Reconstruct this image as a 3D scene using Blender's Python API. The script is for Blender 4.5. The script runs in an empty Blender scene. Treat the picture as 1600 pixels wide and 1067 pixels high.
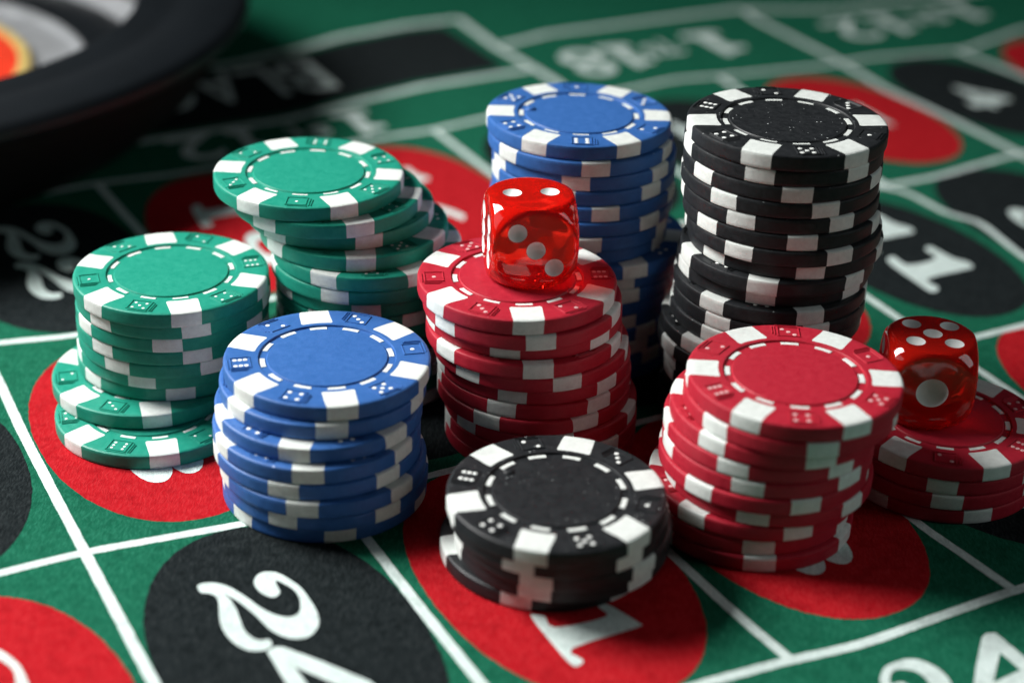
import bpy, bmesh, math, random
from mathutils import Vector, Matrix
from mathutils.geometry import tessellate_polygon

random.seed(7)
MM = 0.001
scene = bpy.context.scene
col = scene.collection

# ------------------------------------------------------------------ camera
F_PX, PITCH, ROLL, CAM_H = 2753.3, math.radians(27.48), math.radians(2.134), 187.32
fw = Vector((0, math.cos(PITCH), -math.sin(PITCH)))
rt0 = Vector((1, 0, 0)); up0 = rt0.cross(fw)
rt = rt0 * math.cos(ROLL) + up0 * math.sin(ROLL)
up = -rt0 * math.sin(ROLL) + up0 * math.cos(ROLL)
cd = bpy.data.cameras.new('camera'); cam = bpy.data.objects.new('camera', cd); col.objects.link(cam)
m = Matrix((rt, up, -fw)).transposed().to_4x4(); m.translation = Vector((0, 0, CAM_H * MM)); cam.matrix_world = m
cd.sensor_width = 36; cd.sensor_fit = 'HORIZONTAL'; cd.lens = F_PX / 1600 * 36
cd.clip_start = 0.01; cd.clip_end = 50
cd.dof.use_dof = True; cd.dof.focus_distance = 0.350; cd.dof.aperture_fstop = 7.8
scene.camera = cam

# ------------------------------------------------------------------ world, lamps, exposure
w = bpy.data.worlds.new('World'); scene.world = w; w.use_nodes = True
w.node_tree.nodes['Background'].inputs[0].default_value = (0.80, 0.92, 1.0, 1)
w.node_tree.nodes['Background'].inputs[1].default_value = 0.012

def area(name, loc, target, sx, sy, power, color=(1, 1, 1)):
    ld = bpy.data.lights.new(name, 'AREA'); ld.shape = 'RECTANGLE'; ld.size = sx; ld.size_y = sy
    ld.energy = power; ld.color = color
    o = bpy.data.objects.new(name, ld); col.objects.link(o)
    o.location = loc
    o.rotation_euler = (Vector(target) - Vector(loc)).to_track_quat('-Z', 'Y').to_euler()
    return o
T = (0, 0.33, 0.02)
k = area('softbox_key', (-0.46, 0.43, 0.41), (0.05, 0.20, 0.0), 0.26, 0.26, 3.35, (1.0, 0.99, 0.97))
k.data.spread = math.radians(106)
area('softbox_left', (-0.62, 0.22, 0.30), T, 0.30, 0.32, 0.42, (0.96, 0.98, 1.0))
area('softbox_right', (0.60, 0.20, 0.30), T, 0.28, 0.30, 0.58, (0.92, 0.98, 1.0))

scene.view_settings.view_transform = 'Standard'
scene.view_settings.look = 'None'
scene.view_settings.exposure = 0.0
scene.view_settings.gamma = 1.0
scene.render.engine = 'CYCLES'
scene.cycles.use_denoising = True
scene.cycles.max_bounces = 14
scene.cycles.transmission_bounces = 12
scene.cycles.transparent_max_bounces = 8
scene.cycles.caustics_refractive = True
scene.cycles.sample_clamp_indirect = 8.0
scene.cycles.blur_glossy = 0.3

# ------------------------------------------------------------------ helpers
def tag(o, label=None, cat=None, group=None, kind=None):
    if label: o['label'] = label
    if cat: o['category'] = cat
    if group: o['group'] = group
    if kind: o['kind'] = kind
    return o

def empty(name, loc=(0, 0, 0), rz=0.0):
    o = bpy.data.objects.new(name, None); col.objects.link(o)
    o.empty_display_size = 0.005
    o.location = loc; o.rotation_euler = (0, 0, rz)
    return o

def link(name, me, parent=None, loc=None, rz=None):
    o = bpy.data.objects.new(name, me); col.objects.link(o)
    if parent is not None: o.parent = parent
    if loc is not None: o.location = loc
    if rz is not None: o.rotation_euler = (0, 0, rz)
    return o

def mesh(name, verts, faces, mat, smooth=None, scale=MM):
    me = bpy.data.meshes.new(name)
    me.from_pydata([tuple(c * scale for c in v) for v in verts], [], faces)
    me.materials.append(mat)
    if smooth is not None:
        me.shade_smooth()
        me.set_sharp_from_angle(angle=math.radians(smooth))
    me.update()
    return me

def nodes(name):
    m = bpy.data.materials.new(name); m.use_nodes = True
    nt = m.node_tree; b = nt.nodes['Principled BSDF']
    return m, nt, b

def N(nt, typ, **kw):
    n = nt.nodes.new(typ)
    for k, v in kw.items():
        if k in n.inputs: n.inputs[k].default_value = v
        else: setattr(n, k, v)
    return n

def math_node(nt, op, a, b=None, clamp=False):
    n = nt.nodes.new('ShaderNodeMath'); n.operation = op; n.use_clamp = clamp
    for i, v in enumerate((a, b)):
        if v is None: continue
        if isinstance(v, (int, float)): n.inputs[i].default_value = v
        else: nt.links.new(v, n.inputs[i])
    return n.outputs[0]

def mix(nt, fac, a, b):
    n = nt.nodes.new('ShaderNodeMix'); n.data_type = 'RGBA'
    for s, v in ((n.inputs[0], fac), (n.inputs[6], a), (n.inputs[7], b)):
        if isinstance(v, (int, float, tuple)): s.default_value = v
        else: nt.links.new(v, s)
    return n.outputs[2]

def ramp(nt, src, lo, hi):
    n = nt.nodes.new('ShaderNodeMapRange'); nt.links.new(src, n.inputs[0])
    n.inputs[1].default_value = lo; n.inputs[2].default_value = hi
    return n.outputs[0]

# ------------------------------------------------------------------ materials
def felt_mat(name, c, c2, speck=0.35):
    """printed felt: short matted fibres"""
    m, nt, b = nodes(name)
    geo = N(nt, 'ShaderNodeNewGeometry'); P = geo.outputs['Position']
    def fib(rot, sx, sy, det=3.0, rough=0.6):
        mp = N(nt, 'ShaderNodeMapping'); mp.inputs['Rotation'].default_value = (0, 0, math.radians(rot))
        mp.inputs['Scale'].default_value = (sx, sy, 1)
        wob = N(nt, 'ShaderNodeTexNoise'); wob.inputs['Scale'].default_value = 350
        add = nt.nodes.new('ShaderNodeVectorMath'); add.operation = 'MULTIPLY_ADD'
        nt.links.new(P, wob.inputs['Vector']); nt.links.new(wob.outputs['Color'], add.inputs[0])
        add.inputs[1].default_value = (0.0016, 0.0016, 0); nt.links.new(P, add.inputs[2])
        nt.links.new(add.outputs[0], mp.inputs['Vector'])
        n = N(nt, 'ShaderNodeTexNoise'); n.inputs['Scale'].default_value = 1.0
        n.inputs['Detail'].default_value = det; n.inputs['Roughness'].default_value = rough
        nt.links.new(mp.outputs[0], n.inputs['Vector']); return n.outputs['Fac']
    a = fib(15, 2600, 520); d = fib(75, 2300, 460); e = fib(-50, 2000, 560)
    s = math_node(nt, 'MAXIMUM', math_node(nt, 'MAXIMUM', a, d), e)
    big = N(nt, 'ShaderNodeTexNoise'); big.inputs['Scale'].default_value = 300; big.inputs['Detail'].default_value = 9; big.inputs['Roughness'].default_value = 0.72
    nt.links.new(P, big.inputs['Vector'])
    f = ramp(nt, s, 0.50, 0.74)
    cc = mix(nt, math_node(nt, 'MULTIPLY', f, speck), c, c2)
    dark = tuple(x * 0.72 for x in c[:3]) + (1,)
    cc = mix(nt, math_node(nt, 'MULTIPLY', ramp(nt, big.outputs['Fac'], 0.48, 0.66), 0.75), cc, dark)
    nt.links.new(cc, b.inputs['Base Color'])
    b.inputs['Roughness'].default_value = 0.95
    b.inputs['Specular IOR Level'].default_value = 0.04
    b.inputs['Sheen Weight'].default_value = 0.0
    b.inputs['Sheen Roughness'].default_value = 0.6
    bp = N(nt, 'ShaderNodeBump'); bp.inputs['Strength'].default_value = 0.9; bp.inputs['Distance'].default_value = 0.00020
    nt.links.new(s, bp.inputs['Height'])
    wr = N(nt, 'ShaderNodeTexNoise'); wr.inputs['Scale'].default_value = 22; wr.inputs['Detail'].default_value = 2
    nt.links.new(P, wr.inputs['Vector'])
    bp2 = N(nt, 'ShaderNodeBump'); bp2.inputs['Strength'].default_value = 0.35; bp2.inputs['Distance'].default_value = 0.004
    nt.links.new(wr.outputs['Fac'], bp2.inputs['Height']); nt.links.new(bp2.outputs[0], bp.inputs['Normal'])
    nt.links.new(bp.outputs[0], b.inputs['Normal'])
    return m

FELT = felt_mat('green_felt', (0.006, 0.092, 0.050, 1), (0.036, 0.225, 0.140, 1), 0.60)
FRED = felt_mat('red_print', (0.37, 0.007, 0.012, 1), (0.60, 0.045, 0.052, 1), 0.50)
FBLK = felt_mat('black_print', (0.007, 0.010, 0.011, 1), (0.062, 0.075, 0.077, 1), 0.42)
FWHT = felt_mat('white_print', (0.55, 0.66, 0.63, 1), (0.84, 0.92, 0.90, 1), 0.75)

def plastic(name, c, rough=0.42, fleck=None, mottle=0.09, spec=0.26, flr=(0.02, 0.0)):
    m, nt, b = nodes(name)
    tc = N(nt, 'ShaderNodeTexCoord'); oi = N(nt, 'ShaderNodeObjectInfo')
    off = nt.nodes.new('ShaderNodeVectorMath'); off.operation = 'ADD'
    geo = N(nt, 'ShaderNodeNewGeometry')
    nt.links.new(geo.outputs['Position'], off.inputs[0]); off.inputs[1].default_value = (0, 0, 0)
    P = off.outputs[0]
    n1 = N(nt, 'ShaderNodeTexNoise'); n1.inputs['Scale'].default_value = 700; n1.inputs['Detail'].default_value = 8; n1.inputs['Roughness'].default_value = 0.75
    nt.links.new(P, n1.inputs['Vector'])
    lo = tuple(x * (1 - mottle) for x in c[:3]) + (1,); hi = tuple(min(1, x * (1 + mottle) + 0.008) for x in c[:3]) + (1,)
    cc = mix(nt, ramp(nt, n1.outputs['Fac'], 0.35, 0.68), lo, hi)
    if fleck:
        fc, thr, sc, patch = fleck
        v = N(nt, 'ShaderNodeTexVoronoi'); v.inputs['Scale'].default_value = sc; nt.links.new(P, v.inputs['Vector'])
        sp = N(nt, 'ShaderNodeSeparateColor'); nt.links.new(v.outputs['Color'], sp.inputs[0])
        size = math_node(nt, 'MULTIPLY', math_node(nt, 'POWER', sp.outputs[0], 4.0), thr)
        dot = math_node(nt, 'LESS_THAN', v.outputs['Distance'], size)
        pn = N(nt, 'ShaderNodeTexNoise'); pn.inputs['Scale'].default_value = 55; pn.inputs['Detail'].default_value = 3
        nt.links.new(P, pn.inputs['Vector'])
        dot = math_node(nt, 'MULTIPLY', dot, ramp(nt, pn.outputs['Fac'], patch, patch + 0.12))
        sn = N(nt, 'ShaderNodeSeparateXYZ'); nt.links.new(geo.outputs['Normal'], sn.inputs[0])   # dust settles on level faces
        dot = math_node(nt, 'MULTIPLY', dot, ramp(nt, sn.outputs[2], 0.6, 0.9))
        cc = mix(nt, dot, cc, fc)
    nt.links.new(cc, b.inputs['Base Color'])
    b.inputs['Specular IOR Level'].default_value = spec
    r2 = N(nt, 'ShaderNodeMapRange'); nt.links.new(n1.outputs['Fac'], r2.inputs[0])
    r2.inputs[1].default_value = 0.3; r2.inputs[2].default_value = 0.7; r2.inputs[3].default_value = rough - 0.05; r2.inputs[4].default_value = rough + 0.09
    nt.links.new(r2.outputs[0], b.inputs['Roughness'])
    n2 = N(nt, 'ShaderNodeTexNoise'); n2.inputs['Scale'].default_value = 2200; n2.inputs['Detail'].default_value = 2
    nt.links.new(P, n2.inputs['Vector'])
    bp = N(nt, 'ShaderNodeBump'); bp.inputs['Strength'].default_value = 0.5; bp.inputs['Distance'].default_value = 0.00007
    nt.links.new(n2.outputs['Fac'], bp.inputs['Height'])
    n3 = N(nt, 'ShaderNodeTexNoise'); n3.inputs['Scale'].default_value = 420; n3.inputs['Detail'].default_value = 5
    nt.links.new(P, n3.inputs['Vector'])
    b3 = N(nt, 'ShaderNodeBump'); b3.inputs['Strength'].default_value = 0.30; b3.inputs['Distance'].default_value = 0.00018
    nt.links.new(n3.outputs['Fac'], b3.inputs['Height']); nt.links.new(b3.outputs[0], bp.inputs['Normal'])
    nt.links.new(bp.outputs[0], b.inputs['Normal'])
    return m

PG = plastic('green_plastic', (0.010, 0.255, 0.175, 1), 0.42, ((0.45, 0.75, 0.62, 1), 0.10, 420, 0.52))
PB = plastic('blue_plastic', (0.030, 0.118, 0.36, 1), 0.44, ((0.45, 0.55, 0.80, 1), 0.11, 420, 0.50))
PR = plastic('red_plastic', (0.40, 0.013, 0.030, 1), 0.44, ((0.85, 0.45, 0.48, 1), 0.10, 420, 0.52))
PK = plastic('black_plastic', (0.012, 0.014, 0.016, 1), 0.42, ((0.42, 0.45, 0.45, 1), 0.22, 1200, 0.42), 0.2)
PW = plastic('white_inlay', (0.68, 0.72, 0.69, 1), 0.40, ((0.30, 0.26, 0.22, 1), 0.12, 300, 0.50), 0.10)
PW_RED = plastic('pink_dot_paint', (0.70, 0.42, 0.42, 1), 0.5, None, 0.03)
PW_DOT = plastic('white_dot_paint', (0.80, 0.83, 0.80, 1), 0.5, None, 0.03)
PIPW = plastic('pip_paint', (0.82, 0.84, 0.82, 1), 0.45, ((0.16, 0.14, 0.14, 1), 0.22, 900, 0.56), 0.04)

def simple(name, c, rough, metal=0.0, spec=0.5, coat=0.0):
    m, nt, b = nodes(name)
    b.inputs['Base Color'].default_value = c + (1,); b.inputs['Roughness'].default_value = rough
    b.inputs['Metallic'].default_value = metal; b.inputs['Specular IOR Level'].default_value = spec
    b.inputs['Coat Weight'].default_value = coat
    n1 = N(nt, 'ShaderNodeTexNoise'); n1.inputs['Scale'].default_value = 80
    g = N(nt, 'ShaderNodeNewGeometry'); nt.links.new(g.outputs['Position'], n1.inputs['Vector'])
    cc = mix(nt, ramp(nt, n1.outputs['Fac'], 0.3, 0.7), tuple(x * 0.85 for x in c) + (1,), c + (1,))
    nt.links.new(cc, b.inputs['Base Color'])
    return m
WBLK = simple('wheel_black', (0.0045, 0.0065, 0.0085), 0.42, 0.0, 0.25)
WDRK = simple('wheel_dark_wall', (0.003, 0.003, 0.003), 0.7, 0.0, 0.2)
WSIL = simple('wheel_silver', (0.50, 0.52, 0.54), 0.38, 0.5)
WGLD = simple('wheel_gold', (0.88, 0.66, 0.22), 0.3, 0.35)
WRED = simple('wheel_red', (0.80, 0.05, 0.02), 0.3)

def glass_red():
    m, nt, b = nodes('red_acrylic')
    b.inputs['Base Color'].default_value = (1.0, 0.020, 0.010, 1)
    b.inputs['Transmission Weight'].default_value = 0.68
    b.inputs['Roughness'].default_value = 0.015; b.inputs['IOR'].default_value = 1.49
    return m
GLASS = glass_red()

# ------------------------------------------------------------------ the felt and its print
O2 = Vector((-77.977, 269.424)); U2 = Vector((0.8847, 0.5085)); V2 = Vector((0.478, -0.9017))
def ab(a, b): return O2 + U2 * a + V2 * b
felt_me = mesh('table_felt', [(-1300, -400, 0), (1300, -400, 0), (1300, 2200, 0), (-1300, 2200, 0), (-1300, -400, -3), (1300, -400, -3), (1300, 2200, -3), (-1300, 2200, -3)],
               [(0, 1, 2, 3), (7, 6, 5, 4), (0, 4, 5, 1), (1, 5, 6, 2), (2, 6, 7, 3), (3, 7, 4, 0)], FELT)
felt = link('table_felt', felt_me)
tag(felt, 'green felt roulette cloth printed with white lines and red and black number ovals', kind='structure')

def catmull(pts, closed, n=5):
    out = []; L = len(pts)
    rng = range(L) if closed else range(L - 1)
    g = lambda i: pts[i % L] if closed else pts[max(0, min(L - 1, i))]
    for i in rng:
        p0, p1, p2, p3 = g(i - 1), g(i), g(i + 1), g(i + 2)
        for k in range(n):
            t = k / n
            out.append(0.5 * ((2 * p1) + (p2 - p0) * t + (2 * p0 - 5 * p1 + 4 * p2 - p3) * t * t + (3 * p1 - p0 - 3 * p2 + p3) * t ** 3))
    if not closed: out.append(pts[-1])
    return out

def flat(name, outlines, z, mat, label=None):
    """flat print: closed outlines (first outer, rest holes) in felt millimetres"""
    polys = [[Vector((p.x, p.y, 0)) for p in o] for o in outlines]
    tris = tessellate_polygon(polys)
    vs = [(p.x, p.y, z) for o in polys for p in o]
    fs = []
    for t in tris:
        a, b, c = (Vector(vs[i]) for i in t)
        fs.append(t if (b - a).cross(c - a).z > 0 else t[::-1])
    o = link(name, mesh(name, vs, fs, mat), felt)
    if label: o['label'] = label
    return o

LZ = [0.03]
def line(pts, width=2.1, smooth=False, z=None):
    LZ[0] += 0.0006; z = z or LZ[0]
    P = [Vector(p) for p in pts]
    if smooth:
        D = []
        for a, c in zip(P, P[1:]):
            n = max(1, round((c - a).length / 14)); D += [a.lerp(c, k / n) for k in range(n)]
        P = D + [P[-1]]
    if smooth: P = catmull(P, False, 6)
    # resample so that the printed edge can waver a little
    Q = []
    for a, b in zip(P, P[1:]):
        n = max(1, int((b - a).length / 1.3))
        Q += [a.lerp(b, k / n) for k in range(n)]
    Q.append(P[-1])
    L, Rr = [], []
    for i, q in enumerate(Q):
        d = (Q[min(i + 1, len(Q) - 1)] - Q[max(i - 1, 0)]).normalized(); nrm = Vector((-d.y, d.x))
        h = width / 2
        L.append(q + nrm * (h + random.uniform(-.06, .06))); Rr.append(q - nrm * (h + random.uniform(-.06, .06)))
    vs = [(p.x, p.y, z) for pr in zip(L, Rr) for p in pr]
    fs = [(2 * i + 1, 2 * i + 3, 2 * i + 2, 2 * i) for i in range(len(Q) - 1)]
    return link('printed_line', mesh('printed_line', vs, fs, FWHT), felt)

def ABL(*pts): return [ab(*p) for p in pts]
CW = 49.7
# lines running across the picture
line(ABL((-160, -2), (-60, -1), (0, 0.2), (31, 4), (71, 4), (150, 4.5), (210, 5), (224, 5.2), (420, 4)), smooth=True)
line(ABL((-160, 80), (0, 80.5), (81, 81.7), (98, 83), (113.6, 85.0), (146, 84.9), (151, 85.1), (330, 86)), smooth=True)
line(ABL((-160, -92), (-40, -88), (4.7, -86.8), (20.3, -83.6), (68, -82.3), (150, -79), (246, -76.5), (264, -75.9), (297, -79.3), (420, -79)), smooth=True)
line(ABL((-160, -166), (0, -164), (48.5, -166.5), (70, -164.5), (128, -166.4), (149, -166.1), (167, -168.4), (239, -174.9), (262, -171), (290, -167.3), (314, -166.8), (348, -161.5), (384, -170.7), (440, -172)), smooth=True)
line(ABL((-60, -190), (60, -191), (112, -191.3), (139, -197), (162, -201.1), (200, -202.1)), 2.9, smooth=True)
line(ABL((-60, -240), (60, -243), (116, -244.7), (140, -250.6), (156, -256.2), (181, -259.5), (201.8, -259.1)), 3.2, smooth=True)
line(ABL((203, -227.6), (224, -232), (278, -231.3), (303, -230.3)), 3.0, smooth=True)
line(ABL((303, -229), (322, -221), (339, -215.5), (379, -213.6), (440, -213)), 3.0, smooth=True)
# lines running towards the viewer
line(ABL((201.8, -259.1), (200.4, -226.4), (202.5, -190.2), (201, -167)), 3.0)
line(ABL((302.9, -230.3), (300.3, -216.7), (300.2, -171), (297.5, -139.3), (299.2, -111.7), (299.3, -79)), 2.8, smooth=True)
line(ABL((345.1, -162), (348.4, -131.4), (349, -79)), 2.8)
line(ABL((254.2, -173), (251, -140), (247, -77)), 2.6)
line(ABL((244.8, -77), (248.6, -71.4), (249.7, -65.6), (250.3, -54.9), (254.0, -45.5), (252.2, -34.3), (250.3, -23.9), (248.5, 5)), smooth=True)
for k in (-2, -1): line(ABL((k * CW, -165), (k * CW, 81)))
line(ABL((0.5, -164), (0.6, -68), (0.2, -43), (0.5, 0), (0.9, 40), (1.2, 81)), smooth=True)
line(ABL((48.5, -166), (50, -131), (49.5, -83), (49, -40), (48.6, 3), (48.9, 44), (49.8, 81)), smooth=True)
line(ABL((148.9, -166), (149.5, -130), (149.6, -79)))
line(ABL((99, -166), (99.3, -81))); line(ABL((198.6, -168), (198.5, -78)))
for k in (2, 3): line(ABL((k * CW, -80), (k * CW, 4)))
line(ABL((198.5, -77.5), (198.5, -22), (198.2, 5)))
line(ABL((97.3, 4), (97.9, 50), (98.5, 67), (99.8, 83)), smooth=True)
line(ABL((146.5, 4), (146.7, 61), (147.7, 72.7), (148.7, 85)), smooth=True)
for k in (4, 5, 6): line(ABL((k * CW, 5), (k * CW, 85)))
for k in (6, 7, 8): line(ABL((k * CW, -79), (k * CW, 4)))
line(ABL((398, -170), (398, -79)))

# black box of the outside bet
box = ABL((60, -195.5), (112, -196), (139, -201.5), (162, -205.8), (194, -207), (193, -253), (181, -254.5), (156, -251), (139, -245.8), (116, -240), (60, -238.5))
flat('black_box', [box], 0.02, FBLK)

def oval(k, row, colr, sa=23.0, sb=38.0, da=0.0, db=0.0):
    ca, cb = CW * (k + .5) + da, {0: 42.6, -1: -39.0, -2: -122.5}[row] + db
    pts = []
    for i in range(180):
        t = i / 180 * 2 * math.pi; c, s = math.cos(t), math.sin(t)
        e = 2 / 2.12
        x = math.copysign(abs(c) ** e, c) * sa + random.uniform(-.09, .09); y = math.copysign(abs(s) ** e, s) * sb + random.uniform(-.09, .09)
        pts.append(ab(ca + x, cb + y))
    return flat('red_oval' if colr == 'r' else 'black_oval', [pts], 0.02, FRED if colr == 'r' else FBLK)
for k, c in zip(range(-2, 6), 'brbrrbrr'): oval(k, 0, c)
for k, c in zip(range(-2, 8), 'rbrbbrbbrb'): oval(k, -1, c, 23.2 if k != 4 else 22.3)
for k, c in zip(range(-2, 8), 'brbrrbbrbr'): oval(k, -2, c)

# numerals: traced outlines for 1, 2 and 4, built-in lettering for the rest
TWO = [(15.7, 19.0), (17.3, 18.7), (19.3, 19.8), (21.0, 22.2), (22.5, 26.1), (23.6, 29.6), (24.7, 32.0), (25.8, 33.5), (27.1, 34.5), (28.6, 34.5), (29.7, 33.4), (30.6, 30.9), (30.8, 28.0), (30.0, 25.5), (28.8, 23.6), (28.5, 25.6), (28.3, 27.2), (27.1, 28.1), (26.1, 27.6), (25.2, 25.9), (24.9, 23.7), (25.3, 21.9), (26.5, 20.5), (28.0, 20.2), (29.7, 21.2), (31.0, 23.7), (32.1, 27.3), (32.3, 31.7), (32.1, 35.4), (31.3, 38.3), (30.0, 40.1), (28.2, 41.2), (26.1, 40.9), (24.4, 39.3), (23.0, 36.5), (22.2, 32.2), (21.2, 28.2), (20.3, 25.5), (19.3, 23.5), (19.7, 25.6), (19.7, 28.5), (19.3, 31.6), (19.0, 34.7), (19.5, 37.1), (20.4, 38.4), (21.9, 38.9), (21.8, 40.6), (20.7, 41.3), (19.0, 41.0), (17.2, 39.5), (16.0, 36.4), (15.7, 32.7), (16.3, 29.3), (17.5, 25.3), (17.5, 23.0), (16.3, 21.6), (15.6, 21.1)]
ONE = [(216.3, -37.2), (218.0, -38.4), (219.3, -37.8), (219.5, -32.7), (228.4, -32.8), (229.5, -37.9), (230.7, -39.2), (232.2, -38.6), (232.7, -31.4), (234.6, -27.8), (234.4, -25.5), (232.4, -24.5), (218.9, -24.4), (218.2, -19.6), (216.6, -18.0), (214.6, -18.6), (214.9, -24.5), (215.3, -32.0)]
ONE21 = [(65.3, 53.2), (66.5, 53.0), (67.6, 54.2), (67.7, 57.6), (77.2, 58.9), (77.4, 55.9), (78.1, 55.5), (79.4, 56.0), (80.8, 60.0), (81.6, 63.0), (80.6, 63.9), (67.6, 63.9), (67.7, 67.4), (66.8, 68.3), (65.4, 68.0), (65.1, 62.4)]
FOUR_O = [(20.4, 41.9), (22.0, 41.2), (23.4, 41.9), (27.9, 48.4), (33.0, 56.5), (33.6, 58.6), (33.0, 60.8), (24.0, 60.8), (24.0, 65.0), (20.4, 65.0), (20.4, 60.8), (17.6, 60.8), (17.4, 63.8), (15.4, 63.8), (15.4, 54.5), (17.4, 54.5), (17.6, 56.8), (20.4, 56.8), (20.4, 51.1)]
FOUR_I = [(23.2, 47.6), (23.7, 56.6), (28.6, 56.6)]
_txt = {}
def font_outline(ch, bold=0.008):
    """triangles of one character of Blender's built-in typeface, scaled to a unit box"""
    if ch in _txt: return _txt[ch]
    c = bpy.data.curves.new('t', 'FONT'); c.body = ch; c.size = 1; c.offset = bold; c.resolution_u = 6
    o = bpy.data.objects.new('t', c); col.objects.link(o)
    dg = bpy.context.evaluated_depsgraph_get(); me = bpy.data.meshes.new_from_object(o.evaluated_get(dg))
    vs = [v.co.copy() for v in me.vertices]; fs = [tuple(p.vertices) for p in me.polygons]
    bpy.data.objects.remove(o); bpy.data.curves.remove(c); bpy.data.meshes.remove(me)
    x0, x1 = min(v.x for v in vs), max(v.x for v in vs); y0, y1 = min(v.y for v in vs), max(v.y for v in vs)
    _txt[ch] = ([((v.x - x0) / (x1 - x0), (v.y - y0) / (y1 - y0)) for v in vs], fs)
    return _txt[ch]
def glyph(ch, a0, a1, b0, b1, mode='side', name='numeral'):
    """character stretched over a box of the cloth; side = read towards the viewer, up = from the viewer's side, down = from the far side"""
    if ch == '1':
        def q1(a, b):
            x, y = (b + 39.2) / 21.2, (a - 214.6) / 20.0
            return (a1 - x * (a1 - a0), b0 + y * (b1 - b0)) if mode == 'down' else (a0 + x * (a1 - a0), b1 - y * (b1 - b0))
        return traced([ONE], sm=3, name=name, f=q1)
    vs, fs = font_outline(ch)
    P = []
    for x, y in vs:
        if mode == 'side': q = ab(a0 + y * (a1 - a0), b0 + x * (b1 - b0))
        elif mode == 'up': q = ab(a0 + x * (a1 - a0), b1 - y * (b1 - b0))
        else: q = ab(a1 - x * (a1 - a0), b0 + y * (b1 - b0))
        P.append((q.x, q.y, 0.05))
    F = []
    for f in fs:
        a, b, c = (Vector(P[i]) for i in f[:3])
        F.append(f if (b - a).cross(c - a).z > 0 else f[::-1])
    return link(name, mesh(name, P, F, FWHT), felt)
def traced(outl, da=0.0, db=0.0, sm=4, name='numeral', f=None):
    f = f or (lambda a, b: (a + da, b + db))
    return flat(name, [catmull([ab(*f(a, b)) for a, b in o], True, sm) for o in outl], 0.05, FWHT)
def one_at(a_lo, b_lo, sa=1.0, sb=1.0):
    return traced([ONE], sm=3, f=lambda a, b: (a_lo + (a - 214.6) * sa * 0.85, b_lo + (b + 39.2) * sb * 0.72))
# 24, 21, 22, 11
traced([TWO]); traced([FOUR_O, FOUR_I], sm=1)
traced([ONE21], sm=3); traced([TWO], 49.4, 0.5)
traced([TWO], 1.6, -167.5); traced([TWO], 1.2, -144.5)
traced([ONE], sm=3); traced([ONE], 0.0, -23.5, sm=3)
def side(s, k, row, b0=None, b1=None):
    ca, cb = CW * (k + .5), {0: 42.6, -1: -39.0, -2: -122.5}[row]
    lo, hi = ca - 9.3, ca + 6.0
    if len(s) == 1: glyph(s, lo, hi, cb - 10, cb + 10); return
    if s[0] == '1': one_at(lo, cb - 20)
    else: traced([TWO], f=lambda a, b: (a - 24.85 + ca, b - 42.6 + cb))
    if s[1] == '1': one_at(lo, cb + 6)
    elif s[1] == '2': traced([TWO], f=lambda a, b: (a - 24.85 + ca, b - 42.6 + 23 + cb))
    elif s[1] == '0': glyph('0', lo, hi, cb + 1, cb + 20)
    else: glyph(s[1], lo, hi, cb + 3, cb + 22.6)
side('27', -1, 0); side('18', 2, 0); side('15', 3, 0); side('12', 4, 0); side('9', 5, 0)
side('26', -1, -1); side('23', 0, -1); side('20', 1, -1); side('17', 2, -1); side('14', 3, -1); side('8', 5, -1); side('5', 6, -1)
side('19', 1, -2); side('16', 2, -2); side('13', 3, -2); side('10', 4, -2); side('7', 5, -2); side('4', 6, -2); one_at(363, -132)
# the box nearest the viewer reads 24
traced([TWO], f=lambda a, b: (108.6 + (b - 18.7) / 22.9 * 13.0, 111.6 - (a - 15.6) / 16.7 * 20.0), name='lettering')
traced([FOUR_O, FOUR_I], sm=1, f=lambda a, b: (122.6 + (b - 41.2) / 23.8 * 17.5, 111.6 - (a - 15.4) / 18.2 * 19.2), name='lettering')
# outside bets, read from the far side
a1 = 137.5
for ch, wd in (('B', 14), ('L', 11), ('A', 14), ('C', 13), ('K', 14)):
    glyph(ch, a1 - wd, a1, -238.5, -211, 'down', 'lettering'); a1 -= wd + 1.6
for ch, x1, x0, b0, b1 in (('1', 279, 264, -213, -189), ('T', 258, 250, -211, -197), ('o', 250, 244.5, -208, -197), ('1', 243, 230, -213, -190), ('8', 228.5, 214, -213, -188)):
    glyph(ch, x0, x1, b0, b1, 'down', 'lettering')
for ch, x1, x0, b0, b1 in (('1', 384, 372, -205, -186), ('s', 368, 361, -201, -190), ('t', 359.5, 354, -203, -190), ('1', 349, 337, -205, -184), ('2', 334, 318, -205, -184)):
    glyph(ch, x0, x1, b0, b1, 'down', 'lettering')
for ch, x1, x0, b0, b1 in (('1', 137, 125, -190.5, -171), ('s', 121, 115, -183, -175), ('t', 113, 109, -186, -175), ('1', 100, 92, -190, -171), ('2', 88, 74, -190, -171)):
    glyph(ch, x0, x1, b0, b1, 'down', 'lettering')

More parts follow.
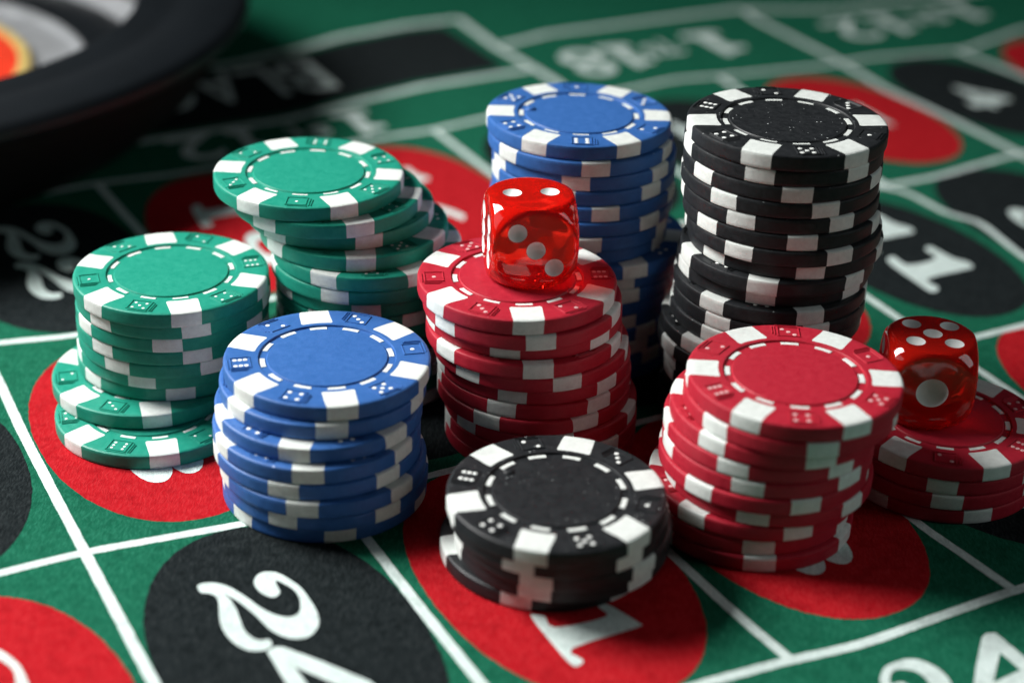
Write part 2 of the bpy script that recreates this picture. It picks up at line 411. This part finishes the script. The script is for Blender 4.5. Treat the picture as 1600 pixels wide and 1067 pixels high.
# ------------------------------------------------------------------ poker chips
R0, TH = 20.0, 3.3
NS, NB = 6, 8
def chip_meshes(variant, mat, mname):
    rnd = random.Random(100 + variant)
    bev = [(0.0, 19.42), (-0.06, 19.68), (-0.22, 19.90), (-0.48, 20.0)]
    face = [(0.0, r) for r in (14.2, 14.45, 14.8, 16.0, 18.0)]
    rim = [(-0.48 - (TH - 0.96) * k / 5, 20.0) for k in range(1, 5)]
    top = face + bev
    rows = top + rim + [(-TH - z, r) for z, r in reversed(top)]
    nr = len(rows)
    jit = []
    for s in range(6):
        sides = []
        for q in range(2):
            base = rnd.uniform(-.10, .10); slant = rnd.uniform(-.10, .10); bow = rnd.uniform(-.08, .08)
            if rnd.random() < 0.18: slant *= 3.2; bow *= 3.0
            seq = []
            for i, (z, r) in enumerate(rows):
                u = max(0.0, min(1.0, -z / TH))
                seq.append(base + (slant * (u - .5) + bow * math.sin(u * math.pi) + rnd.uniform(-.025, .025) if r > 19.4 else rnd.uniform(-.03, .03)))
            sides.append(seq)
        jit.append(sides)
    def beta(s, q, i):
        z, r = rows[i]
        wdt = 3.18 - (r - 14.2) / 5.8 * 0.20
        if r < 14.3: wdt -= 0.42
        elif r < 14.6: wdt -= 0.08
        return math.asin((wdt + jit[s][q][i]) / r)
    H = TH
    vs, grid = [], []
    for i, (z, r) in enumerate(rows):
        ring = []
        for s in range(6):
            c = math.radians(60 * s); bl = beta(s, 0, i); brn = beta(s, 1, i)
            nb = beta((s + 1) % 6, 0, i)
            for k in range(NS): ring.append(c - bl + (bl + brn) * k / NS)
            a0, a1_ = c + brn, c + math.radians(60) - nb
            for k in range(NB): ring.append(a0 + (a1_ - a0) * k / NB)
        grid.append(list(range(len(vs), len(vs) + len(ring))))
        vs += [(r * math.cos(a), r * math.sin(a), H + z) for a in ring]
    nc = len(grid[0]); per = NS + NB
    bf, sf = [], [[] for _ in range(6)]
    for i in range(nr - 1):
        for j in range(nc):
            f = (grid[i][j], grid[i + 1][j], grid[i + 1][(j + 1) % nc], grid[i][(j + 1) % nc])
            s, k = divmod(j, per)
            (sf[s] if k < NS else bf).append(f)
    # recessed ring and inner disc, top and bottom
    for side_, first in ((0, grid[0]), (1, grid[-1])):
        prof = [(13.35, -0.02), (13.28, -0.10), (13.2, -0.42), (11.75, -0.42), (11.68, -0.24), (11.55, -0.10), (11.35, -0.09), (6.0, -0.12)]
        prev = first
        for r, z in prof:
            cur = list(range(len(vs), len(vs) + nc))
            for j in range(nc):
                a = math.atan2(vs[first[j]][1], vs[first[j]][0]); tgt = 2 * math.pi * j / nc - math.asin(2.8 / 14.2)
                d = (a - tgt + math.pi) % (2 * math.pi) - math.pi
                a = tgt + d * (0.9 if r > 13.3 else 0.0 if r < 13 else 0.5)
                vs.append((r * math.cos(a), r * math.sin(a), (H + z) if not side_ else -z))
            for j in range(nc):
                q = (prev[j], prev[(j + 1) % nc], cur[(j + 1) % nc], cur[j])
                bf.append(q if not side_ else q[::-1])
            prev = cur
        bf.append(tuple(prev) if not side_ else tuple(reversed(prev)))
    def sub(name, faces, mt):
        used = sorted({i for f in faces for i in f}); mp = {u: k for k, u in enumerate(used)}
        return mesh(name, [vs[u] for u in used], [tuple(mp[i] for i in f) for f in faces], mt, 28)
    return sub(mname + '_body', bf, mat), [sub('edge_spot', f, PW) for f in sf]

def box_strip(vs, fs, x0, y0, x1, y1, wd, z0, z1):
    """low rounded ridge between two points"""
    d = Vector((x1 - x0, y1 - y0)).normalized(); n = Vector((-d.y, d.x))
    e = d * wd * .5
    base = len(vs)
    for (px, py, s) in ((x0, y0, -1), (x1, y1, 1)):
        for k, (o, z) in enumerate(((-.5, z0), (-.22, z1), (.22, z1), (.5, z0))):
            vs.append((px + n.x * o * wd + e.x * s, py + n.y * o * wd + e.y * s, z))
    for k in range(3): fs.append((base + k, base + 4 + k, base + 5 + k, base + 1 + k))
    fs.append((base + 3, base + 2, base + 1, base)); fs.append((base + 4, base + 5, base + 6, base + 7))

def emblem_mesh(mat):
    vs, fs = [], []; z0, z1 = TH - 0.03, TH + 0.17
    x0, x1, h = 16.7 - 1.85, 16.7 + 1.85, 2.05
    for a in (((x0, -h), (x1, -h)), ((x1, -h), (x1, h)), ((x1, h), (x0, h)), ((x0, h), (x0, -h))):
        box_strip(vs, fs, *a[0], *a[1], 0.30, z0, z1)
    for a in (((x0 + .5, h + .62), (x1 + .1, h + .62)), ((x0 + .9, h + 1.1), (x1 + .1, h + 1.1)), ((x1 + .58, -h + .6), (x1 + .58, h + .3))):
        box_strip(vs, fs, *a[0], *a[1], 0.26, z0, z1)
    return mesh('die_emblem', vs, fs, mat, 40)

DOTS = {1: [(0, 0)], 2: [(-1, -1), (1, 1)], 3: [(-1, -1), (0, 0), (1, 1)], 4: [(-1, -1), (-1, 1), (1, -1), (1, 1)],
        5: [(-1, -1), (-1, 1), (1, -1), (1, 1), (0, 0)], 6: [(-1, -1), (0, -1), (1, -1), (-1, 1), (0, 1), (1, 1)]}
def dots_mesh(n, rr, mt=None):
    vs, fs = [], []
    for i, (px, py) in enumerate(DOTS[n]):
        cx, cy = 16.7 + px * 1.02, py * 1.15
        b = len(vs)
        for rad, z in ((rr, TH + 0.0), (rr * .96, TH + 0.05), (rr * .6, TH + 0.075)):
            for k in range(12):
                a = k / 12 * 2 * math.pi; vs.append((cx + rad * math.cos(a), cy + rad * math.sin(a), z))
        for q in range(2):
            for k in range(12): fs.append((b + 12 * q + k, b + 12 * q + (k + 1) % 12, b + 12 * (q + 1) + (k + 1) % 12, b + 12 * (q + 1) + k))
        fs.append(tuple(b + 24 + k for k in range(12)))
    return mesh('dots', vs, fs, mt or PW_DOT, 60)

def dash_mesh(wd, r0, r1):
    vs, fs = [], []; n = 6; da = math.asin(wd / 2 / r1)
    prof = [(r0, TH - .44), (r0 + .08, TH - .30), (r1 - .08, TH - .30), (r1, TH - .44)]
    for k in range(n + 1):
        a = -da + 2 * da * k / n
        for r, z in prof: vs.append((r * math.cos(a), r * math.sin(a), z))
    for k in range(n):
        for j in range(3):
            b = k * 4 + j; fs.append((b, b + 1, b + 5, b + 4))
    fs.append((3, 2, 1, 0)); b = n * 4; fs.append((b, b + 1, b + 2, b + 3))
    return mesh('ring_dash', vs, fs, PW, 40)

MATS = {'green': PG, 'blue': PB, 'red': PR, 'black': PK}
NV = 6
BODY = {c: [chip_meshes(v, MATS[c], c) for v in range(NV)] for c in MATS}
for c in ('blue', 'red', 'black'):            # the white inlays are the same mesh data for all colours
    for v in range(NV): BODY[c][v] = (BODY[c][v][0], BODY['green'][v][1])
EMB = {c: emblem_mesh(MATS[c]) for c in MATS}
DOT = {(n, b): dots_mesh(n, 0.44 if b else 0.31) for n in range(1, 7) for b in (0, 1)}
DOT.update({(n, 2): dots_mesh(n, 0.42, PW_RED) for n in range(1, 7)})
DASH = {0: dash_mesh(3.3, 12.05, 12.95), 1: dash_mesh(3.5, 11.95, 13.0)}

STACKS = {
    'A': [(-70.96, 328.97, 48.9), (-70.96, 330.33, 53.3), (-71.46, 331.07, 37.4), (-71.74, 331.71, 55.1), (-71.74, 332.18, 5.0), (-72.49, 333.76, 22.0), (-72.97, 334.65, 45.3), (-77.13, 328.57, 46.2), (-74.32, 318.54, 47.7)],
    'B': [(-44.17, 345.92, 58.2), (-40.23, 345.11, 55.8), (-37.82, 347.09, 53.3), (-34.5, 344.13, 39.3), (-31.54, 341.89, 8.1), (-32.01, 342.23, 16.8), (-31.41, 343.4, 33.9), (-31.41, 343.77, 4.8), (-31.41, 343.77, 21.0), (-31.6, 343.9, 49.2), (-31.41, 343.77, 12.7), (-31.2, 343.6, 24.8), (-31.41, 343.77, 54.0), (-31.41, 343.77, 16.5)],
    'C': [(12.66, 360.08, 0.8), (13.16, 359.33, 38.2), (14.07, 359.69, 23.9), (14.15, 359.42, 15.4), (14.26, 358.81, 42.9), (13.92, 358.2, 17.0), (13.27, 357.8, 35.4), (13.17, 358.73, 32.8), (17.61, 358.3, 54.0), (16.55, 359.8, 49.0), (16.17, 359.5, 54.8), (16.17, 359.9, 38.2), (16.0, 360.3, 54.2), (16.5, 360.3, 10.3), (16.17, 360.3, 4.8), (16.4, 360.3, 17.0), (16.17, 360.3, 49.5)],
    'D': [(53.34, 333.36, 5.8), (53.07, 333.9, 9.9), (53.2, 333.79, 31.4), (53.02, 333.74, 49.7), (53.33, 333.68, 0.8), (53.92, 333.36, 35.5), (54.54, 332.87, 57.3), (55.49, 334.36, 37.7), (53.95, 333.08, 15.0), (53.77, 335.52, 16.3), (53.26, 333.55, 47.5), (53.37, 333.55, 52.3), (52.94, 333.55, 52.0), (51.28, 333.0, 43.0), (50.78, 333.3, 22.0), (51.76, 333.55, 20.0), (52.27, 333.55, 16.0), (52.5, 333.55, 32.0), (52.1, 333.8, 44.8), (52.27, 333.55, 26.2)],
    'E': [(0.56, 318.97, 37.1), (1.72, 318.83, 41.1), (2.15, 321.36, 20.0), (2.33, 319.56, 39.0), (3.77, 320.21, 51.7), (4.45, 321.42, 18.3), (4.79, 321.13, 11.0), (4.79, 320.77, 1.8), (6.32, 320.77, 41.1), (6.54, 320.5, 13.5), (6.54, 320.77, 1.8)],
    'F': [(-35.59, 300.43, 44.4), (-36.32, 299.29, 40.9), (-36.85, 296.4, 23.0), (-37.06, 294.42, 31.7), (-37.0, 294.11, 18.3), (-35.83, 293.25, 24.9), (-35.49, 293.87, 12.5), (-35.77, 294.94, 44.4)],
    'G': [(9.08, 270.73, 16.6), (9.71, 272.03, 8.6), (10.71, 272.93, 15.8), (10.45, 274.27, 15.6), (7.86, 276.06, 13.9)],
    'H': [(52.66, 288.28, 57.2), (52.3, 288.34, 39.9), (50.16, 289.56, 47.5), (49.27, 290.1, 4.5), (49.26, 290.08, 13.1), (48.78, 289.84, 46.6), (50.04, 290.93, 15.7), (47.42, 291.08, 49.1), (46.66, 291.59, 30.7), (47.4, 290.9, 30.0)],
    'I': [(87.6, 309.25, 49.2), (87.6, 309.58, 19.5), (87.3, 309.46, 24.2), (87.6, 309.76, 42.5)],
}
WHERE = {'A': ('green', 'front left green stack'), 'B': ('green', 'leaning green stack behind'),
         'C': ('blue', 'rear blue stack'), 'D': ('black', 'tall black stack'),
         'E': ('red', 'middle red stack that carries a die'), 'F': ('blue', 'front blue stack'),
         'G': ('black', 'low black stack in front'), 'H': ('red', 'tall front red stack'),
         'I': ('red', 'low red stack under the five-spot die')}
NUM = ['', 'second', 'third', 'fourth', 'fifth', 'sixth', 'seventh', 'eighth', 'ninth', 'tenth', 'eleventh', 'twelfth', 'thirteenth',
       'fourteenth', 'fifteenth', 'sixteenth', 'seventeenth', 'eighteenth', 'nineteenth', 'twentieth']
SEQ1 = [5, 4, 6, 2, 3, 1]      # going round with falling angle
SEQ2 = [5, 1, 3, 2, 6, 4]
FACING = {('A', 0): (5, -108), ('B', 0): (1, -98), ('C', 0): (6, -90), ('D', 0): (5, -79), ('E', 0): (2, -59), ('F', 0): (5, -59),
          ('G', 0): (5, -77), ('H', 0): (4, -87), ('I', 0): (2, -90), ('A', 7): (3, -114), ('A', 8): (6, -109)}
chip_n = 0
for s, chips in STACKS.items():
    colr, place = WHERE[s]
    n = len(chips)
    for k, (x, y, rot) in enumerate(chips):
        pos = 'topmost' if k == 0 else ('bottom' if k == n - 1 else NUM[k])
        lab = f'{colr} chip, topmost of the {place}' if k == 0 else (f'{colr} chip at the bottom of the {place}' if k == n - 1 else f'{colr} chip, {pos} from the top of the {place}')
        t = empty('poker_chip', (x * MM, y * MM, (n - 1 - k) * TH * MM), math.radians(rot))
        tag(t, lab, 'poker chip', f'{colr} poker chips')
        v = chip_n % NV; chip_n += 1
        body, spots = BODY[colr][v]
        link('chip_body', body, t)
        for q in range(6): link('edge_spot', spots[q], t)
        if k > 0:
            px, py, _ = chips[k - 1]; shift = math.hypot(px - x, py - y)
        if k == 0 or shift > 1.3:
            seq = SEQ2 if s in 'ABC' else SEQ1
            big = 0 if colr == 'green' else (2 if colr == 'red' else 1)
            num0, ang0 = FACING.get((s, k), (5, -80))
            slot0 = round((ang0 - rot - 30) / 60)
            i0 = seq.index(num0)
            for q in range(6):
                num = seq[(i0 + (slot0 - q)) % 6]
                e = link('die_emblem', EMB[colr], t, rz=math.radians(30 + 60 * q))
                d = link('pip_dots', DOT[(num, big)], e); d['kind'] = 'stuff'
            for q in range(12):
                link('ring_dash', DASH[0 if colr == 'green' else 1], t, rz=math.radians(30 * q))
        if s in 'CG' and k == 0:
            # moulding nub left near the ring
            vs, fs = [], []; b = 0; cx, cy = (10.6, 0)
            for rad, z in ((1.15, TH - .12), (1.1, TH + .1), (.85, TH + .32), (.4, TH + .42)):
                for j in range(14):
                    a = j / 14 * 2 * math.pi; vs.append((cx + rad * math.cos(a), cy + rad * math.sin(a), z))
            for q in range(3):
                for j in range(14): fs.append((14 * q + j, 14 * q + (j + 1) % 14, 14 * q + 14 + (j + 1) % 14, 14 * q + 14 + j))
            fs.append(tuple(42 + j for j in range(14)))
            sc = (1.0 if s == 'C' else 0.6)
            o = link('mould_nub', mesh('mould_nub', vs, fs, MATS[colr], 60), t, rz=math.radians((172 if s == 'C' else 146) - rot))
            o.scale = (1, 1, 1) if s == 'C' else (1, 1, 0.985)

# ------------------------------------------------------------------ dice
S = 17.4; OFF = 3.75
def die_body():
    n = 44; half = S / 2; rs = 0.69 * S; K = 40
    bm = bmesh.new(); cache = {}
    def vert(p):
        key = tuple(round(c, 6) for c in p)
        if key in cache: return cache[key]
        d = Vector(p).normalized(); rc = half / max(abs(c) for c in d)
        r = (rc ** -K + rs ** -K) ** (-1 / K)
        cache[key] = bm.verts.new(d * r * MM); return cache[key]
    for ax in range(3):
        for sg in (-1, 1):
            for i in range(n):
                for j in range(n):
                    q = []
                    for di, dj in ((0, 0), (1, 0), (1, 1), (0, 1)):
                        p = [0, 0, 0]; p[ax] = sg
                        p[(ax + 1) % 3] = math.tan(((i + di) / n * 2 - 1) * math.pi / 4); p[(ax + 2) % 3] = math.tan(((j + dj) / n * 2 - 1) * math.pi / 4)
                        q.append(vert(p))
                    bm.faces.new(q if sg > 0 else q[::-1])
    me = bpy.data.meshes.new('die_body'); bm.to_mesh(me); bm.free(); return me
AX = {'top': (Vector((0, 0, 1)), Vector((1, 0, 0)), Vector((0, 1, 0))), 'bottom': (Vector((0, 0, -1)), Vector((1, 0, 0)), Vector((0, -1, 0))),
      'front': (Vector((0, -1, 0)), Vector((1, 0, 0)), Vector((0, 0, 1))), 'back': (Vector((0, 1, 0)), Vector((-1, 0, 0)), Vector((0, 0, 1))),
      'left': (Vector((-1, 0, 0)), Vector((0, -1, 0)), Vector((0, 0, 1))), 'right': (Vector((1, 0, 0)), Vector((0, 1, 0)), Vector((0, 0, 1)))}
o = 1
PIPS = {1: [(0, 0)], 2: [(-o, 0), (o, 0)], 3: [(-o, o), (0, 0), (o, -o)], 4: [(-o, -o), (o, -o), (-o, o), (o, o)],
        5: [(-o, -o), (o, -o), (-o, o), (o, o), (0, 0)], 6: [(-o, -o), (-o, 0), (-o, o), (o, -o), (o, 0), (o, o)]}
def make_die(faces, x, y, z, rot, label):
    t = empty('die', (x * MM, y * MM, z * MM), math.radians(rot)); tag(t, label, 'die', 'red dice')
    ob = bpy.data.objects.new('die_body', die_body()); col.objects.link(ob)
    caps = []; cb = bmesh.new()
    for fc, num in faces.items():
        nrm, ux, uy = AX[fc]
        for px, py in PIPS[num]:
            rc, dp = (3.15, 1.0) if num == 1 else (1.92, 0.78)
            RR = (rc * rc + dp * dp) / (2 * dp)
            c = nrm * (S / 2 + RR - dp) + ux * px * OFF + uy * py * OFF
            caps.append((c, nrm, ux, uy, RR, rc, dp))
            bmesh.ops.create_icosphere(cb, subdivisions=4, radius=RR * MM, matrix=Matrix.Translation(c * MM))
    cme = bpy.data.meshes.new('cut'); cb.to_mesh(cme); cb.free()
    cut = bpy.data.objects.new('cut', cme); col.objects.link(cut)
    md = ob.modifiers.new('b', 'BOOLEAN'); md.operation = 'DIFFERENCE'; md.solver = 'EXACT'; md.use_self = True; md.object = cut
    dg = bpy.context.evaluated_depsgraph_get(); dg.update()
    me = bpy.data.meshes.new_from_object(ob.evaluated_get(dg))
    bpy.data.objects.remove(ob); bpy.data.objects.remove(cut)
    me.name = 'die_body'; me.materials.clear(); me.materials.append(GLASS)
    me.shade_smooth(); me.set_sharp_from_angle(angle=math.radians(30))
    link('die_body', me, t, loc=(0, 0, S / 2 * MM))
    for c, nrm, ux, uy, RR, rc, dp in caps:
        vs, fs = [], []; nn, mm = 28, 7
        am = math.asin(min(1, (rc - 0.01) / RR)); r2 = RR - 0.025
        vs.append(tuple(c - nrm * r2))
        for i in range(1, mm + 1):
            for j in range(nn):
                a = am * i / mm; f = 2 * math.pi * j / nn
                vs.append(tuple(c - nrm * r2 * math.cos(a) + (ux * math.cos(f) + uy * math.sin(f)) * r2 * math.sin(a)))
        for j in range(nn): fs.append((0, 1 + (j + 1) % nn, 1 + j))
        for i in range(mm - 1):
            for j in range(nn):
                b = 1 + i * nn; fs.append((b + j, b + (j + 1) % nn, b + nn + (j + 1) % nn, b + nn + j))
        link('pip', mesh('pip', vs, fs, PIPW, 60), t, loc=(0, 0, S / 2 * MM))
    return t
make_die({'top': 2, 'front': 3, 'left': 6, 'right': 1, 'bottom': 5, 'back': 4}, 2.66, 320.87, 36.22, 9,
         'transparent red die showing two on top and three in front')
make_die({'top': 5, 'front': 1, 'left': 3, 'right': 4, 'bottom': 2, 'back': 6}, 83.2, 311.6, 13.12, -4,
         'transparent red die showing five on top and one in front')

# ------------------------------------------------------------------ roulette wheel
wheel = empty('roulette_wheel', (-0.2141, 0.4927, 0))
tag(wheel, 'black roulette wheel with silver, gold and red rings standing on the cloth', 'roulette wheel')
def lathe(name, prof, mat, seg=160, a0=0.0, a1=2 * math.pi, closed=False, sm=35):
    full = abs(a1 - a0 - 2 * math.pi) < 1e-6
    n = seg if full else seg + 1
    vs = [(r * math.cos(a0 + (a1 - a0) * j / seg), r * math.sin(a0 + (a1 - a0) * j / seg), z) for r, z in prof for j in range(n)]
    fs = []
    L = len(prof)
    for i in (range(L) if closed else range(L - 1)):
        i2 = (i + 1) % L
        for j in range(seg):
            j2 = (j + 1) % n
            fs.append((i * n + j, i * n + j2, i2 * n + j2, i2 * n + j))
    if closed and not full:
        fs.append(tuple(i * n for i in range(L))); fs.append(tuple(i * n + n - 1 for i in reversed(range(L))))
    return link(name, mesh(name, vs, fs, mat, sm), wheel)
lathe('outer_wall', [(85, 0.3), (98, 0.3), (108, 2.0), (119, 12), (127, 24), (131, 29.3), (127, 29.5)], WDRK)
lathe('rim', [(126, 29.6), (132, 29.6), (133.3, 31), (133.4, 33), (132.4, 34.2), (130, 34.9), (122, 35.1), (115, 34.6), (113.5, 34.0), (110, 33.9), (103, 34.2), (101.2, 33.8), (100.3, 32.6), (102, 26), (107, 18)], WBLK)
lathe('ball_track', [(107.5, 17.5), (106.5, 14.6), (103.5, 12.6), (101.5, 12.2), (101.5, 10.4), (107.5, 10.4)], WSIL, closed=True)
lathe('deck_ring', [(101.3, 12.4), (99.5, 13.0), (88, 12.2), (85.0, 11.4), (85.0, 9), (101.3, 9)], WBLK, closed=True)
NP = 37
lathe('pocket_ring', [(84.8, 11.6), (83.8, 12.4), (82.4, 12.2), (82.0, 10.2), (68.2, 9.6), (68.2, 8), (84.8, 8)], WSIL, closed=True)
for i in range(NP):
    b0 = 2 * math.pi * (i - 0.035) / NP; b1 = 2 * math.pi * (i + 0.035) / NP
    lathe('fret', [(82.2, 10.6), (68.4, 10.0), (68.4, 9.3), (82.2, 9.9)], WSIL, 1, b0, b1, closed=True)
lathe('gold_ring', [(68.0, 10.6), (67.4, 12.4), (65.0, 12.9), (64.2, 12.6), (64.0, 8), (68.0, 8)], WGLD, closed=True)
lathe('red_ring', [(63.9, 12.1), (60, 12.4), (44, 12.8), (42, 12.4), (42, 8), (63.9, 8)], WRED, closed=True)
lathe('rotor_cone', [(41.8, 12.0), (36, 13), (22, 18), (12, 24), (11, 28), (9, 31), (5, 32.5), (0.01, 33)], WSIL)
